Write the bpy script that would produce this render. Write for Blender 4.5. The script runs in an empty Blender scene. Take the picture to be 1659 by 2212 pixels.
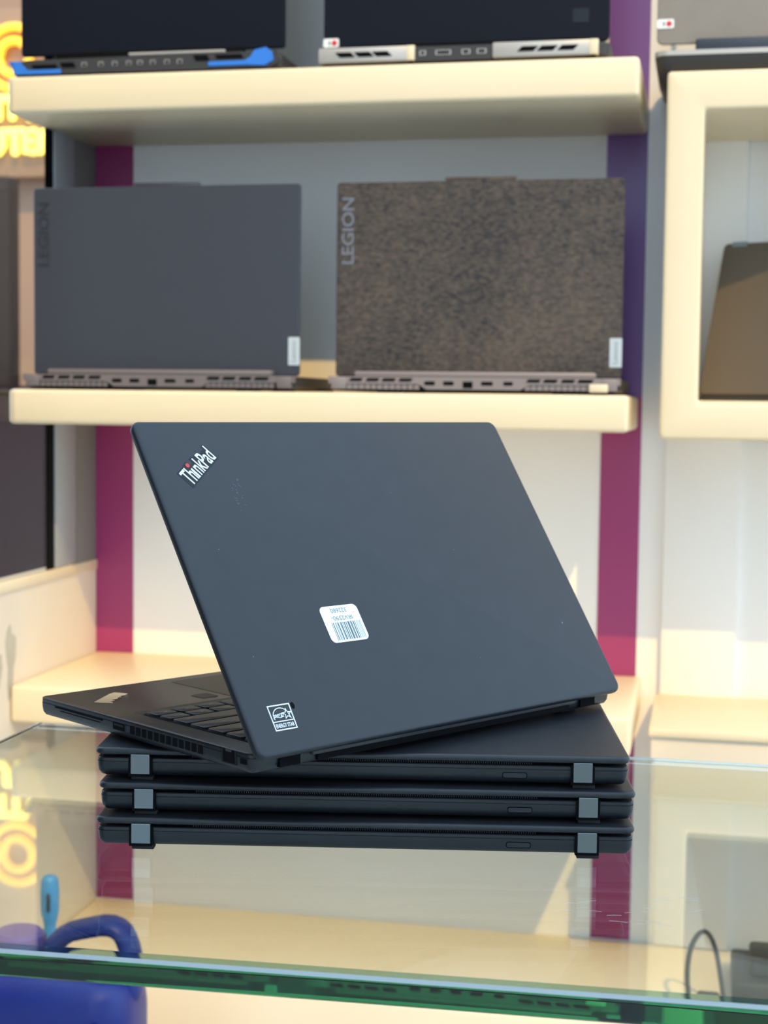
import bpy, bmesh, math, random
from mathutils import Vector, Matrix

SC = bpy.context.scene
COL = SC.collection
RND = random.Random(7)
PI = math.pi

# ------------------------------------------------------------------ camera
cam_d = bpy.data.cameras.new('camera')
cam = bpy.data.objects.new('camera', cam_d)
COL.objects.link(cam)
cam_d.sensor_fit = 'HORIZONTAL'
cam_d.sensor_width = 36.0
cam_d.lens = 36.0 * 3340.0 / 1659.0
cam_d.clip_start = 0.02
YAW, PITCH, ROLL = 0.205, 0.0702, 0.0119
F = Vector((-math.sin(YAW) * math.cos(PITCH), math.cos(YAW) * math.cos(PITCH), -math.sin(PITCH)))
R0 = Vector((math.cos(YAW), math.sin(YAW), 0))
U0 = R0.cross(F)
RX = math.cos(ROLL) * R0 + math.sin(ROLL) * U0
UX = -math.sin(ROLL) * R0 + math.cos(ROLL) * U0
cam.matrix_world = Matrix(((RX.x, UX.x, -F.x, 0), (RX.y, UX.y, -F.y, 0), (RX.z, UX.z, -F.z, 0.2741), (0, 0, 0, 1)))
cam_d.dof.use_dof = True
cam_d.dof.focus_distance = 0.93
cam_d.dof.aperture_fstop = 17.0
SC.camera = cam

# ------------------------------------------------------------------ world, sun, exposure
w = bpy.data.worlds.new('sky')
SC.world = w
w.use_nodes = True
nt = w.node_tree
nt.nodes.clear()
wo = nt.nodes.new('ShaderNodeOutputWorld')
bg = nt.nodes.new('ShaderNodeBackground')
bg.inputs['Color'].default_value = (0.56, 0.77, 1.0, 1)
bg.inputs['Strength'].default_value = 2.5
nt.links.new(bg.outputs[0], wo.inputs[0])

SUN_DIR = Vector((-0.48, 1.0, -1.16)).normalized()       # the way the light travels
sd = bpy.data.lights.new('sun', 'SUN')
sd.energy = 2.7
sd.color = (1.0, 0.64, 0.19)
sd.angle = math.radians(0.6)
sun = bpy.data.objects.new('sun', sd)
COL.objects.link(sun)
sun.rotation_euler = SUN_DIR.to_track_quat('-Z', 'Y').to_euler()
sun.location = (2, -4, 6)

SC.view_settings.view_transform = 'Standard'
SC.view_settings.look = 'None'
SC.view_settings.gamma = 1.0
SC.view_settings.exposure = 0.0
SC.view_settings.use_curve_mapping = False
SC.cycles.max_bounces = 20
SC.cycles.diffuse_bounces = 8
SC.cycles.glossy_bounces = 10
SC.cycles.transmission_bounces = 20
SC.cycles.transparent_max_bounces = 16
SC.cycles.use_denoising = True


# ------------------------------------------------------------------ materials
def lin(c):
    return tuple((v / 12.92 if v <= 0.04045 else ((v + 0.055) / 1.055) ** 2.4) for v in c)


def mat(name, col, rough=0.5, metal=0.0, spec=0.5, noise=0.0, nscale=40.0, bump=0.0, bscale=200.0, emit=None, coat=0.0, stretch=None):
    m = bpy.data.materials.new(name)
    m.use_nodes = True
    t = m.node_tree
    b = t.nodes['Principled BSDF']
    b.inputs['Base Color'].default_value = (*col, 1)
    b.inputs['Roughness'].default_value = rough
    b.inputs['Metallic'].default_value = metal
    b.inputs['Specular IOR Level'].default_value = spec
    b.inputs['Coat Weight'].default_value = coat
    tc = t.nodes.new('ShaderNodeTexCoord')
    src = tc.outputs['Object']
    if stretch:
        mp = t.nodes.new('ShaderNodeMapping')
        mp.inputs['Scale'].default_value = stretch
        t.links.new(src, mp.inputs[0])
        src = mp.outputs[0]
    if noise > 0:
        n = t.nodes.new('ShaderNodeTexNoise')
        n.inputs['Scale'].default_value = nscale
        n.inputs['Detail'].default_value = 4
        t.links.new(src, n.inputs['Vector'])
        mx = t.nodes.new('ShaderNodeMix')
        mx.data_type = 'RGBA'
        mx.inputs[6].default_value = (*[c * (1 - noise) for c in col], 1)
        mx.inputs[7].default_value = (*[min(1, c * (1 + noise)) for c in col], 1)
        t.links.new(n.outputs['Fac'], mx.inputs[0])
        t.links.new(mx.outputs[2], b.inputs['Base Color'])
    if bump > 0:
        n2 = t.nodes.new('ShaderNodeTexNoise')
        n2.inputs['Scale'].default_value = bscale
        n2.inputs['Detail'].default_value = 3
        t.links.new(src, n2.inputs['Vector'])
        bp = t.nodes.new('ShaderNodeBump')
        bp.inputs['Strength'].default_value = bump
        bp.inputs['Distance'].default_value = 0.001
        t.links.new(n2.outputs['Fac'], bp.inputs['Height'])
        t.links.new(bp.outputs[0], b.inputs['Normal'])
    if emit:
        b.inputs['Emission Color'].default_value = (*emit[0], 1)
        b.inputs['Emission Strength'].default_value = emit[1]
    return m


M = {}
M['cream'] = mat('cream_lacquer', (0.83, 0.71, 0.49), 0.35, noise=0.03, nscale=6, coat=0.0)
M['wall'] = mat('white_wall_paint', (0.92, 0.91, 0.89), 0.38, noise=0.03, nscale=3)
M['dado'] = mat('worn_cream_plaster', (0.78, 0.69, 0.56), 0.6, noise=0.10, nscale=5, stretch=(1, 1, 0.35))
M['stain'] = mat('grey_stain', (0.50, 0.46, 0.36), 0.8, noise=0.2, nscale=20)
M['magenta'] = mat('magenta_vinyl', (0.34, 0.038, 0.16), 0.3, noise=0.05, nscale=5)
M['purple'] = mat('purple_vinyl', (0.19, 0.075, 0.30), 0.3, noise=0.05, nscale=5)
M['floor'] = mat('grey_floor_tile', (0.58, 0.53, 0.46), 0.6, noise=0.1, nscale=3)
M['sun_block'] = mat('sun_block_plaster', (0.74, 0.68, 0.59), 0.8, noise=0.08, nscale=2)
M['tan'] = mat('tan_interior_wall', (0.36, 0.22, 0.14), 0.7, noise=0.08, nscale=2)
M['alu'] = mat('grey_aluminium', (0.36, 0.38, 0.40), 0.4, metal=0.2)
M['shade_grey'] = mat('shaded_return_grey', (0.20, 0.20, 0.19), 0.5)
M['rubber'] = mat('black_rubber', (0.012, 0.012, 0.014), 0.7)
M['shell'] = mat('soft_black_shell', (0.012, 0.0145, 0.020), 0.40, spec=0.44, bump=0.05, bscale=2500)
M['lidm'] = mat('soft_black_lid', (0.016, 0.018, 0.023), 0.40, spec=0.40, noise=0.25, nscale=60, bump=0.05, bscale=2500)
M['deck'] = mat('matte_black_deck', (0.015, 0.012, 0.011), 0.30, spec=0.22, bump=0.04, bscale=2500)
M['key'] = mat('black_keycap', (0.015, 0.014, 0.013), 0.38, spec=0.20)
M['void'] = mat('black_recess', (0.003, 0.003, 0.004), 0.8, spec=0.1)
M['keyprint'] = mat('grey_key_print', (0.30, 0.30, 0.29), 0.6)
M['steel'] = mat('satin_hinge_steel', (0.16, 0.18, 0.185), 0.34, metal=0.9)
M['chrome'] = mat('silver_badge', (0.86, 0.83, 0.78), 0.10, metal=1.0)
M['white'] = mat('white_print', (0.80, 0.83, 0.85), 0.5)
M['label'] = mat('white_label_paper', (0.90, 0.94, 0.95), 0.5)
M['ink'] = mat('grey_green_ink', (0.09, 0.13, 0.14), 0.6)
M['red'] = mat('red_dot', (0.65, 0.02, 0.03), 0.4)
M['badge'] = mat('badge_black', (0.006, 0.007, 0.010), 0.3, spec=0.3)
M['lid_grey'] = mat('storm_grey_lid', (0.040, 0.046, 0.062), 0.42, spec=0.5, bump=0.05, bscale=1500)
M['mauve'] = mat('mauve_grey_shell', (0.17, 0.145, 0.145), 0.45)
M['base_dark'] = mat('charcoal_shell', (0.035, 0.034, 0.036), 0.5)
M['navy'] = mat('navy_black_lid', (0.004, 0.006, 0.014), 0.5, spec=0.16)
M['blue'] = mat('blue_accent', (0.03, 0.20, 0.72), 0.4)
M['silver'] = mat('silver_vent_panel', (0.52, 0.50, 0.47), 0.4, metal=0.3)
M['grey_lid'] = mat('grey_lid', (0.24, 0.22, 0.195), 0.5, noise=0.1, nscale=30)
M['bluegrey'] = mat('dark_blue_hinge', (0.035, 0.045, 0.065), 0.4)
M['tag'] = mat('pale_blue_tag', (0.50, 0.58, 0.64), 0.5)
M['taggrey'] = mat('tag_print', (0.20, 0.25, 0.29), 0.6)
M['sheen_lid'] = mat('sun_sheen_lid', (0.07, 0.055, 0.045), 0.5)  # dark lid; the brown is painted sun sheen
M['can'] = mat('blue_plastic', (0.006, 0.020, 0.19), 0.4, noise=0.12, nscale=12, bump=0.1, bscale=60)
M['cap'] = mat('purple_plastic_cap', (0.10, 0.07, 0.33), 0.35)
M['can_label'] = mat('slate_blue_label', (0.05, 0.08, 0.26), 0.45)
M['lightblue'] = mat('light_blue_plastic', (0.08, 0.34, 0.66), 0.4)
M['cable'] = mat('black_cable', (0.02, 0.02, 0.022), 0.5)
M['neon'] = mat('neon_amber', (0.9, 0.5, 0.05), 0.4, emit=((1.0, 0.52, 0.02), 1.25))
M['neon2'] = mat('neon_yellow', (0.9, 0.8, 0.2), 0.4, emit=((1.0, 0.83, 0.12), 1.35))
M['acrylic'] = mat('sign_backing', (0.34, 0.20, 0.11), 0.4)
M['darkwood'] = mat('dark_cabinet', (0.018, 0.010, 0.016), 0.8, spec=0.1)
M['doorpost'] = mat('dark_brown_post', (0.025, 0.016, 0.012), 0.8)
M['bronze'] = mat('bronze_grey_shell', (0.10, 0.082, 0.066), 0.5)
M['plinth'] = mat('pale_plinth_paint', (0.85, 0.76, 0.60), 0.5, noise=0.04, nscale=8)
M['darkener'] = mat('darkener_paint', (0.045, 0.04, 0.04), 0.8)
M['scratch'] = mat('glass_scratch', (0.55, 0.55, 0.52), 0.7)


def speckle_lid():
    m = M['sheen_lid']
    t = m.node_tree
    b = t.nodes['Principled BSDF']
    tc = t.nodes.new('ShaderNodeTexCoord')
    mp = t.nodes.new('ShaderNodeMapping')
    mp.inputs['Scale'].default_value = (0.6, 1, 1)
    n = t.nodes.new('ShaderNodeTexNoise')
    n.inputs['Scale'].default_value = 210
    n.inputs['Detail'].default_value = 5
    n.inputs['Roughness'].default_value = 0.7
    n3 = t.nodes.new('ShaderNodeTexNoise')
    n3.inputs['Scale'].default_value = 7
    n3.inputs['Detail'].default_value = 4
    r = t.nodes.new('ShaderNodeValToRGB')
    r.color_ramp.elements[0].position = 0.36
    r.color_ramp.elements[0].color = (0.010, 0.010, 0.014, 1)
    r.color_ramp.elements[1].position = 0.66
    r.color_ramp.elements[1].color = (0.120, 0.092, 0.068, 1)  # brown end of the speckle imitates sun glancing off the lid
    ad = t.nodes.new('ShaderNodeMath')
    ad.operation = 'MULTIPLY_ADD'
    ad.inputs[1].default_value = 0.72
    sb = t.nodes.new('ShaderNodeMath')
    sb.operation = 'MULTIPLY'
    sb.inputs[1].default_value = 0.28
    t.links.new(tc.outputs['Object'], mp.inputs[0])
    t.links.new(mp.outputs[0], n.inputs['Vector'])
    t.links.new(tc.outputs['Object'], n3.inputs['Vector'])
    t.links.new(n3.outputs['Fac'], sb.inputs[0])
    t.links.new(n.outputs['Fac'], ad.inputs[0])
    t.links.new(sb.outputs[0], ad.inputs[2])
    t.links.new(ad.outputs[0], r.inputs[0])
    t.links.new(r.outputs[0], b.inputs['Base Color'])
    b.inputs['Roughness'].default_value = 0.5


speckle_lid()


def glass_mat(name, absorb, density, ior=1.52):
    m = bpy.data.materials.new(name)
    m.use_nodes = True
    t = m.node_tree
    t.nodes.clear()
    o = t.nodes.new('ShaderNodeOutputMaterial')
    g = t.nodes.new('ShaderNodeBsdfGlass')
    g.inputs['IOR'].default_value = ior
    g.inputs['Roughness'].default_value = 0.0
    g.inputs['Color'].default_value = (1, 1, 1, 1)
    t.links.new(g.outputs[0], o.inputs['Surface'])
    if density:
        v = t.nodes.new('ShaderNodeVolumeAbsorption')
        v.inputs['Color'].default_value = (*absorb, 1)
        v.inputs['Density'].default_value = density
        t.links.new(v.outputs[0], o.inputs['Volume'])
    return m


M['float_glass'] = glass_mat('green_float_glass', (0.0, 0.68, 0.42), 7.0)
M['ground'] = mat('ground_glass_arris', (0.62, 0.70, 0.72), 0.35)
M['ground'].node_tree.nodes['Principled BSDF'].inputs['Transmission Weight'].default_value = 0.4
M['edge_band'] = glass_mat('polished_edge_band', (0.0, 0.68, 0.42), 0)
M['edge_band'].node_tree.nodes['Glass BSDF'].inputs['Color'].default_value = (0.34, 0.58, 0.57, 1)
M['pane'] = glass_mat('window_glass', (0.8, 0.9, 0.85), 0, 1.12)


# ------------------------------------------------------------------ mesh helpers
def mesh_obj(name, bm, m, parent=None, smooth=True, angle=35):
    bmesh.ops.recalc_face_normals(bm, faces=bm.faces)
    me = bpy.data.meshes.new(name)
    bm.to_mesh(me)
    bm.free()
    if smooth:
        me.polygons.foreach_set('use_smooth', [True] * len(me.polygons))
        try:
            me.set_sharp_from_angle(angle=math.radians(angle))
        except Exception:
            pass
    if m is not None:
        me.materials.append(m)
    o = bpy.data.objects.new(name, me)
    COL.objects.link(o)
    if parent is not None:
        o.parent = parent
    return o


def tag(o, label=None, cat=None, group=None, kind=None):
    if label:
        o['label'] = label
    if cat:
        o['category'] = cat
    if group:
        o['group'] = group
    if kind:
        o['kind'] = kind
    return o


def empty(name, loc, label=None, cat=None, group=None, rz=0.0):
    o = bpy.data.objects.new(name, None)
    COL.objects.link(o)
    o.location = loc
    o.rotation_euler = (0, 0, rz)
    o.empty_display_size = 0.02
    return tag(o, label, cat, group)


def add_box(bm, x0, x1, y0, y1, z0, z1, bev=0.0, seg=2, mtx=None):
    vs = [bm.verts.new(p) for p in ((x0, y0, z0), (x1, y0, z0), (x1, y1, z0), (x0, y1, z0),
                                    (x0, y0, z1), (x1, y0, z1), (x1, y1, z1), (x0, y1, z1))]
    fs = [bm.faces.new([vs[i] for i in f]) for f in ((3, 2, 1, 0), (4, 5, 6, 7), (0, 1, 5, 4), (1, 2, 6, 5), (2, 3, 7, 6), (3, 0, 4, 7))]
    if bev > 0:
        es = set(e for f in fs for e in f.edges)
        r = bmesh.ops.bevel(bm, geom=list(es), offset=bev, segments=seg, profile=0.5, affect='EDGES')
        vs = list(set(v for f in r['faces'] for v in f.verts) | set(v for v in vs if v.is_valid))
    if mtx is not None:
        bmesh.ops.transform(bm, matrix=mtx, verts=[v for v in vs if v.is_valid])
    return bm


def box(x0, x1, y0, y1, z0, z1, bev=0.0, seg=2, mtx=None):
    return add_box(bmesh.new(), x0, x1, y0, y1, z0, z1, bev, seg, mtx)


def rrect(x0, x1, y0, y1, r, n=5):
    r = max(1e-5, min(r, (x1 - x0) / 2 - 1e-6, (y1 - y0) / 2 - 1e-6))
    pts = []
    for cx, cy, a0 in ((x1 - r, y1 - r, 0), (x0 + r, y1 - r, PI / 2), (x0 + r, y0 + r, PI), (x1 - r, y0 + r, 1.5 * PI)):
        for i in range(n + 1):
            a = a0 + i / n * PI / 2
            pts.append((cx + r * math.cos(a), cy + r * math.sin(a)))
    return pts


def add_loft(bm, rings, cap=True):
    rs = [[bm.verts.new(p) for p in ring] for ring in rings]
    n = len(rs[0])
    for a, b in zip(rs[:-1], rs[1:]):
        for i in range(n):
            bm.faces.new((a[i], a[(i + 1) % n], b[(i + 1) % n], b[i]))
    if cap:
        bm.faces.new(list(reversed(rs[0])))
        bm.faces.new(rs[-1])
    return bm


def slab(x0, x1, y0, y1, levels, R, n=5, bm=None):
    """levels: (z, inset) pairs; a rounded rectangle lofted through them."""
    bm = bm or bmesh.new()
    rings = []
    for z, ins in levels:
        rings.append([(px, py, z) for px, py in rrect(x0 + ins, x1 - ins, y0 + ins, y1 - ins, max(R - ins, 0.0004), n)])
    return add_loft(bm, rings)


def plate(pts, z0, z1, bm=None):
    bm = bm or bmesh.new()
    return add_loft(bm, [[(x, y, z0) for x, y in pts], [(x, y, z1) for x, y in pts]])


def xz_plate(pts, y0, y1, bm=None):
    """outline in (x,z), thick along y"""
    bm = bm or bmesh.new()
    return add_loft(bm, [[(x, y0, z) for x, z in pts], [(x, y1, z) for x, z in pts]])


def stroke(bm, pts, wd, z0, z1, closed=False):
    """flat ribbon of constant width along a 2D polyline"""
    n = len(pts)
    P = [Vector(p) for p in pts]
    L, Rr = [], []
    for i in range(n):
        a = P[(i - 1) % n] if (closed or i > 0) else P[i]
        b = P[(i + 1) % n] if (closed or i < n - 1) else P[i]
        d1 = (P[i] - a)
        d2 = (b - P[i])
        d = (d1.normalized() if d1.length > 1e-9 else Vector((0, 0))) + (d2.normalized() if d2.length > 1e-9 else Vector((0, 0)))
        d.normalize()
        nn = Vector((-d.y, d.x))
        k = 1.0
        if d1.length > 1e-9 and d2.length > 1e-9:
            k = 1 / max(0.4, abs(d.dot(d2.normalized())))
        L.append(P[i] + nn * wd / 2 * k)
        Rr.append(P[i] - nn * wd / 2 * k)
    top = [(bm.verts.new((l.x, l.y, z1)), bm.verts.new((r.x, r.y, z1)), bm.verts.new((l.x, l.y, z0)), bm.verts.new((r.x, r.y, z0))) for l, r in zip(L, Rr)]
    m = n if closed else n - 1
    for i in range(m):
        a, b = top[i], top[(i + 1) % n]
        bm.faces.new((a[0], a[1], b[1], b[0]))
        bm.faces.new((a[2], b[2], b[3], a[3]))
        bm.faces.new((a[0], b[0], b[2], a[2]))
        bm.faces.new((a[1], a[3], b[3], b[1]))
    return bm


def tube(pts, r, n=10, closed=False, bm=None, flat=1.0, axis=None):
    bm = bm or bmesh.new()
    P = [Vector(p) for p in pts]
    m = len(P)
    rings = []
    prev = None
    rr = r if isinstance(r, (list, tuple)) else [r] * m
    for i in range(m):
        a = P[(i - 1) % m] if (closed or i > 0) else P[i]
        b = P[(i + 1) % m] if (closed or i < m - 1) else P[i]
        d = (b - a).normalized()
        if axis is not None:
            u = Vector(axis)
            u = (u - d * u.dot(d)).normalized()
        elif prev is None:
            u = d.orthogonal().normalized()
        else:
            u = (prev - d * prev.dot(d)).normalized()
        prev = u
        v = d.cross(u)
        rings.append([P[i] + rr[i] * (flat * math.cos(2 * PI * k / n) * u + math.sin(2 * PI * k / n) * v) for k in range(n)])
    rv = [[bm.verts.new(p) for p in ring] for ring in rings]
    cnt = m if closed else m - 1
    for i in range(cnt):
        A, B = rv[i], rv[(i + 1) % m]
        for k in range(n):
            bm.faces.new((A[k], A[(k + 1) % n], B[(k + 1) % n], B[k]))
    if not closed:                                    # domed ends
        for ring, p, q in ((rv[0], P[0], P[1]), (rv[-1], P[-1], P[-2])):
            d = (p - q).normalized()
            rad = (ring[0].co - p).length
            last = ring
            for s in (0.5, 0.85):
                nr = [bm.verts.new(p + (v.co - p) * math.sqrt(1 - s * s) + d * rr[0] * s) for v in ring]
                for k in range(n):
                    bm.faces.new((last[k], last[(k + 1) % n], nr[(k + 1) % n], nr[k]))
                last = nr
            bm.faces.new(last)
    return bm


def cyl(cx, cy, z0, z1, r0, r1=None, n=24, bev=0.0, bm=None):
    bm = bm or bmesh.new()
    r1 = r0 if r1 is None else r1
    c = lambda r, z: [(cx + r * math.cos(2 * PI * k / n), cy + r * math.sin(2 * PI * k / n), z) for k in range(n)]
    lv = [c(r0, z0), c(r1, z1)]
    if bev:
        lv = [c(r0 - bev, z0), c(r0, z0 + bev), c(r1, z1 - bev), c(r1 - bev, z1)]
    return add_loft(bm, lv)


def text_mesh(s, size, depth=0.0001, shear=0.0, width=None, bold=0.0, align='LEFT', spacing=1.0, height=None):
    cu = bpy.data.curves.new('t', 'FONT')
    cu.body = s
    cu.size = size
    cu.extrude = depth / 2
    cu.shear = shear
    cu.offset = bold
    cu.space_character = spacing
    cu.resolution_u = 3
    ob = bpy.data.objects.new('t', cu)
    COL.objects.link(ob)
    dg = bpy.context.evaluated_depsgraph_get()
    me = bpy.data.meshes.new_from_object(ob.evaluated_get(dg))
    bpy.data.objects.remove(ob)
    bm = bmesh.new()
    bm.from_mesh(me)
    bpy.data.meshes.remove(me)
    xs = [v.co.x for v in bm.verts]
    ys = [v.co.y for v in bm.verts]
    x0, x1, y0, y1 = min(xs), max(xs), min(ys), max(ys)
    sx = width / (x1 - x0) if width else 1.0
    sy = height / (y1 - y0) if height else 1.0
    for v in bm.verts:
        v.co.x = (v.co.x - x0) * sx
        v.co.y = (v.co.y - (y0 if height else 0)) * sy
        if align == 'CENTER':
            v.co.x -= (x1 - x0) * sx / 2
    return bm


def text_obj(name, s, m, parent, size, mtx, **kw):
    bm = text_mesh(s, size, **kw)
    bmesh.ops.transform(bm, matrix=mtx, verts=bm.verts)
    return mesh_obj(name, bm, m, parent, smooth=False)


def T(x=0, y=0, z=0):
    return Matrix.Translation((x, y, z))


def RZ(a):
    return Matrix.Rotation(a, 4, 'Z')


def RXm(a):
    return Matrix.Rotation(a, 4, 'X')


def cp(o, parent):
    c = o.copy()
    COL.objects.link(c)
    c.parent = parent
    return c


def copy_children(src, dst):
    for ch in list(src.children):
        c = cp(ch, dst)
        for g in list(ch.children):
            cp(g, c)


# ------------------------------------------------------------------ setting
WY = 2.285            # face of the back wall
SX = -0.938           # face of the left side wall
FZ = -0.70            # floor


def struct(name, bm, m, **kw):
    return tag(mesh_obj(name, bm, m, **kw), kind='structure')


struct('floor', box(-12, 12, -12, 7.2, FZ - 0.1, FZ), M['floor'])
struct('wall_back', box(SX, 1.2, WY, WY + 0.12, FZ, 1.55), M['wall'])
struct('wall_left', box(SX - 0.025, SX, 1.45, WY + 0.12, FZ, 0.008), M['dado'])
struct('trim_1', box(SX - 0.027, SX + 0.003, 1.45, WY, 0.008, 0.024, 0.003), M['cream'])     # sill on the low wall
struct('trim_2', box(SX + 0.0005, -0.876, WY - 0.0015, WY, FZ + 0.17, 1.54), M['magenta'])
struct('trim_3', box(-0.1515, -0.0935, WY - 0.0015, WY, 0.2885, 1.54), M['purple'])
struct('trim_4', box(-0.1515, -0.0935, WY - 0.0015, WY, FZ + 0.17, 0.2885), M['magenta'])
struct('trim_5', box(-0.058, 0.048, WY - 0.014, WY, FZ + 0.17, 1.54, 0.002), M['wall'])      # proud wall board of the right bay
struct('wall_sun_block', box(1.7, 9.0, -9.0, -7.0, FZ, 9.65), M['sun_block'])  # unseen block, added and sized to keep the sun off the counter
struct('wall_darkener', box(-2.5, -2.3, -7, 1.3, FZ, 5.2), M['darkener'])  # unseen dark wall, added to darken reflections on the laptops' left sides
struct('wall_far', box(-6.5, SX, 6.35, 6.45, FZ, 4.2), M['tan'])

# side window: frame members standing on the sill, and the pane
win = empty('window_1', (SX, 1.8, 0.024))
tag(win, kind='structure')


def at(o, p):
    """give a child mesh built in world coordinates the parent's local frame"""
    o.parent = p
    o.matrix_parent_inverse = Matrix.Identity(4)
    M_inv = (Matrix.Translation(p.location) @ Matrix.Rotation(p.rotation_euler.z, 4, 'Z')).inverted()
    o.data.transform(M_inv)
    return o


at(mesh_obj('corner_post', box(SX - 0.008, SX, 2.132, 2.206, 0.024, 1.54, 0.002), M['alu']), win)
at(mesh_obj('frame_seal', box(SX - 0.008, SX - 0.003, 2.110, 2.132, 0.024, 1.54), M['void']), win)
at(mesh_obj('pane', box(SX - 0.008, SX - 0.004, 1.46, 2.110, 0.024, 1.54), M['pane']), win)
struct('trim_6', box(SX - 0.008, SX, 2.206, WY, 0.024, 1.54), M['shade_grey'])                  # return between window and wall, its shade put into the grey


# ------------------------------------------------------------------ shelves, niche box, ledge, plinth
def board(name, x0, x1, y0, y1, z0, z1, label, cat='shelf', bev=0.006, group=None):
    o = mesh_obj(name, box(x0, x1, y0, y1, z0, z1, bev, 3), M['cream'])
    return tag(o, label, cat, group)


board('wall_shelf', -0.951, -0.0945, 2.0, WY - 0.0016, 0.6635, 0.7137, 'thick cream shelf at the top of the picture, carrying the blue-trimmed and the silver-vented laptops')
board('wall_shelf', -0.952, -0.0990, 2.0, WY - 0.0016, 0.240, 0.2880, 'thick cream shelf in the middle, carrying two upright laptops with pale blue tags')
board('wall_shelf', SX + 0.001, -0.0855, 1.972, WY - 0.0016, -0.175, -0.122, 'sunlit empty cream shelf just behind the open black laptop')
board('wall_shelf', -0.951, -0.0945, 2.0, WY - 0.0016, 1.040, 1.090, 'unseen cream shelf added above the frame to shade the wall behind the top row')  # out of view, added so its shadow covers the wall gap below

nb = empty('niche_box', (-0.06, 2.025, 0.232), 'square cream display box on the right wall with a dark laptop standing inside', 'display box')


def frame_box(xo0, xo1, zo0, zo1, xi0, xi1, zi0, zi1, y0, y1, e=0.005):
    """hollow square box: rounded front edges, straight tunnel behind"""
    def ring(x0, x1, z0, z1, r, y):
        return [(px, y, pz) for px, pz in rrect(x0, x1, z0, z1, r, 3)]
    rings = [ring(xo0, xo1, zo0, zo1, e, y1), ring(xo0, xo1, zo0, zo1, e, y0 + e)]
    for k in (1, 2, 3):
        d = e * (1 - math.cos(k * PI / 6))
        rings.append(ring(xo0 + d, xo1 - d, zo0 + d, zo1 - d, e, y0 + e * (1 - math.sin(k * PI / 6))))
    for k in (3, 2, 1):
        d = e * (1 - math.cos(k * PI / 6))
        rings.append(ring(xi0 - d, xi1 + d, zi0 - d, zi1 + d, e, y0 + e * (1 - math.sin(k * PI / 6))))
    rings += [ring(xi0, xi1, zi0, zi1, e, y0 + e), ring(xi0, xi1, zi0, zi1, e, y1)]
    bm = add_loft(bmesh.new(), rings, cap=False)
    bm.verts.ensure_lookup_table()
    n = len(rings[0])
    for i in range(n):
        m_ = len(bm.verts) - n
        bm.faces.new((bm.verts[i], bm.verts[m_ + i], bm.verts[m_ + (i + 1) % n], bm.verts[(i + 1) % n]))
    return bm


at(mesh_obj('frame', frame_box(-0.0605, 0.433, 0.232, 0.6985, -0.0125, 0.385, 0.2795, 0.6495, 2.025, WY - 0.0145), M['cream']), nb)
at(mesh_obj('inner_lip', box(-0.0135, 0.386, 2.0305, 2.0355, 0.2785, 0.2825, 0.0012), M['cream']), nb)

lg = empty('ledge', (-0.064, 2.025, -0.25), 'sunlit cream ledge in the right bay below the display box', 'ledge')
at(mesh_obj('top_slab', box(-0.0645, 0.60, 2.020, WY - 0.0145, -0.156, -0.1446, 0.003, 2), M['cream']), lg)
at(mesh_obj('ledge_body', box(-0.0615, 0.60, 2.026, WY - 0.0145, -0.250, -0.156, 0.002, 2), M['dado']), lg)

tag(mesh_obj('plinth', box(SX + 0.001, 0.75, 1.985, WY - 0.002, FZ, -0.531, 0.005, 2), M['plinth']), 'low cream plinth at the foot of the wall, seen below the glass counter edge', 'plinth')

# stains on the low wall
st = bmesh.new()
for (y0, y1, z0, z1) in ((1.962, 1.990, -0.135, -0.035), (1.905, 1.945, -0.14, -0.05)):
    ring = []
    for k in range(16):
        a = 2 * PI * k / 16
        rr = 1 + 0.25 * math.sin(3 * a + y0 * 90) + 0.15 * math.sin(5 * a)
        ring.append(((y0 + y1) / 2 + (y1 - y0) / 2 * rr * math.cos(a), (z0 + z1) / 2 + (z1 - z0) / 2 * rr * math.sin(a)))
    add_loft(st, [[(SX - 0.002, y, z) for y, z in ring], [(SX + 0.0006, y, z) for y, z in ring]])
so = mesh_obj('stain', st, M['stain'], smooth=False)
so.parent = bpy.data.objects['wall_left']

# ------------------------------------------------------------------ counter with glass top
ct = empty('display_counter', (0, 0.95, FZ), 'glass counter with thick green-edged top carrying the stack of black laptops', 'counter')
GP = [(-0.551, 0.692), (0.62, 0.737), (0.62, 1.212), (-0.551, 1.212)]


def glass_slab():
    bm = bmesh.new()
    cx = sum(p[0] for p in GP) / 4
    cy = sum(p[1] for p in GP) / 4

    def ring(d, z, f):
        """d: inset on every side, f: extra inset of the polished front bevel"""
        return [(x + (d if x < cx else -d), y + (d + f if y < cy else -d), z) for x, y in GP]
    return add_loft(bm, [ring(0.0012, -0.0140, 0), ring(0, -0.0128, 0), ring(0, -0.0020, 0), ring(0.0012, -0.00003, 0), ring(0.0012, 0, 0.0075)])


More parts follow.
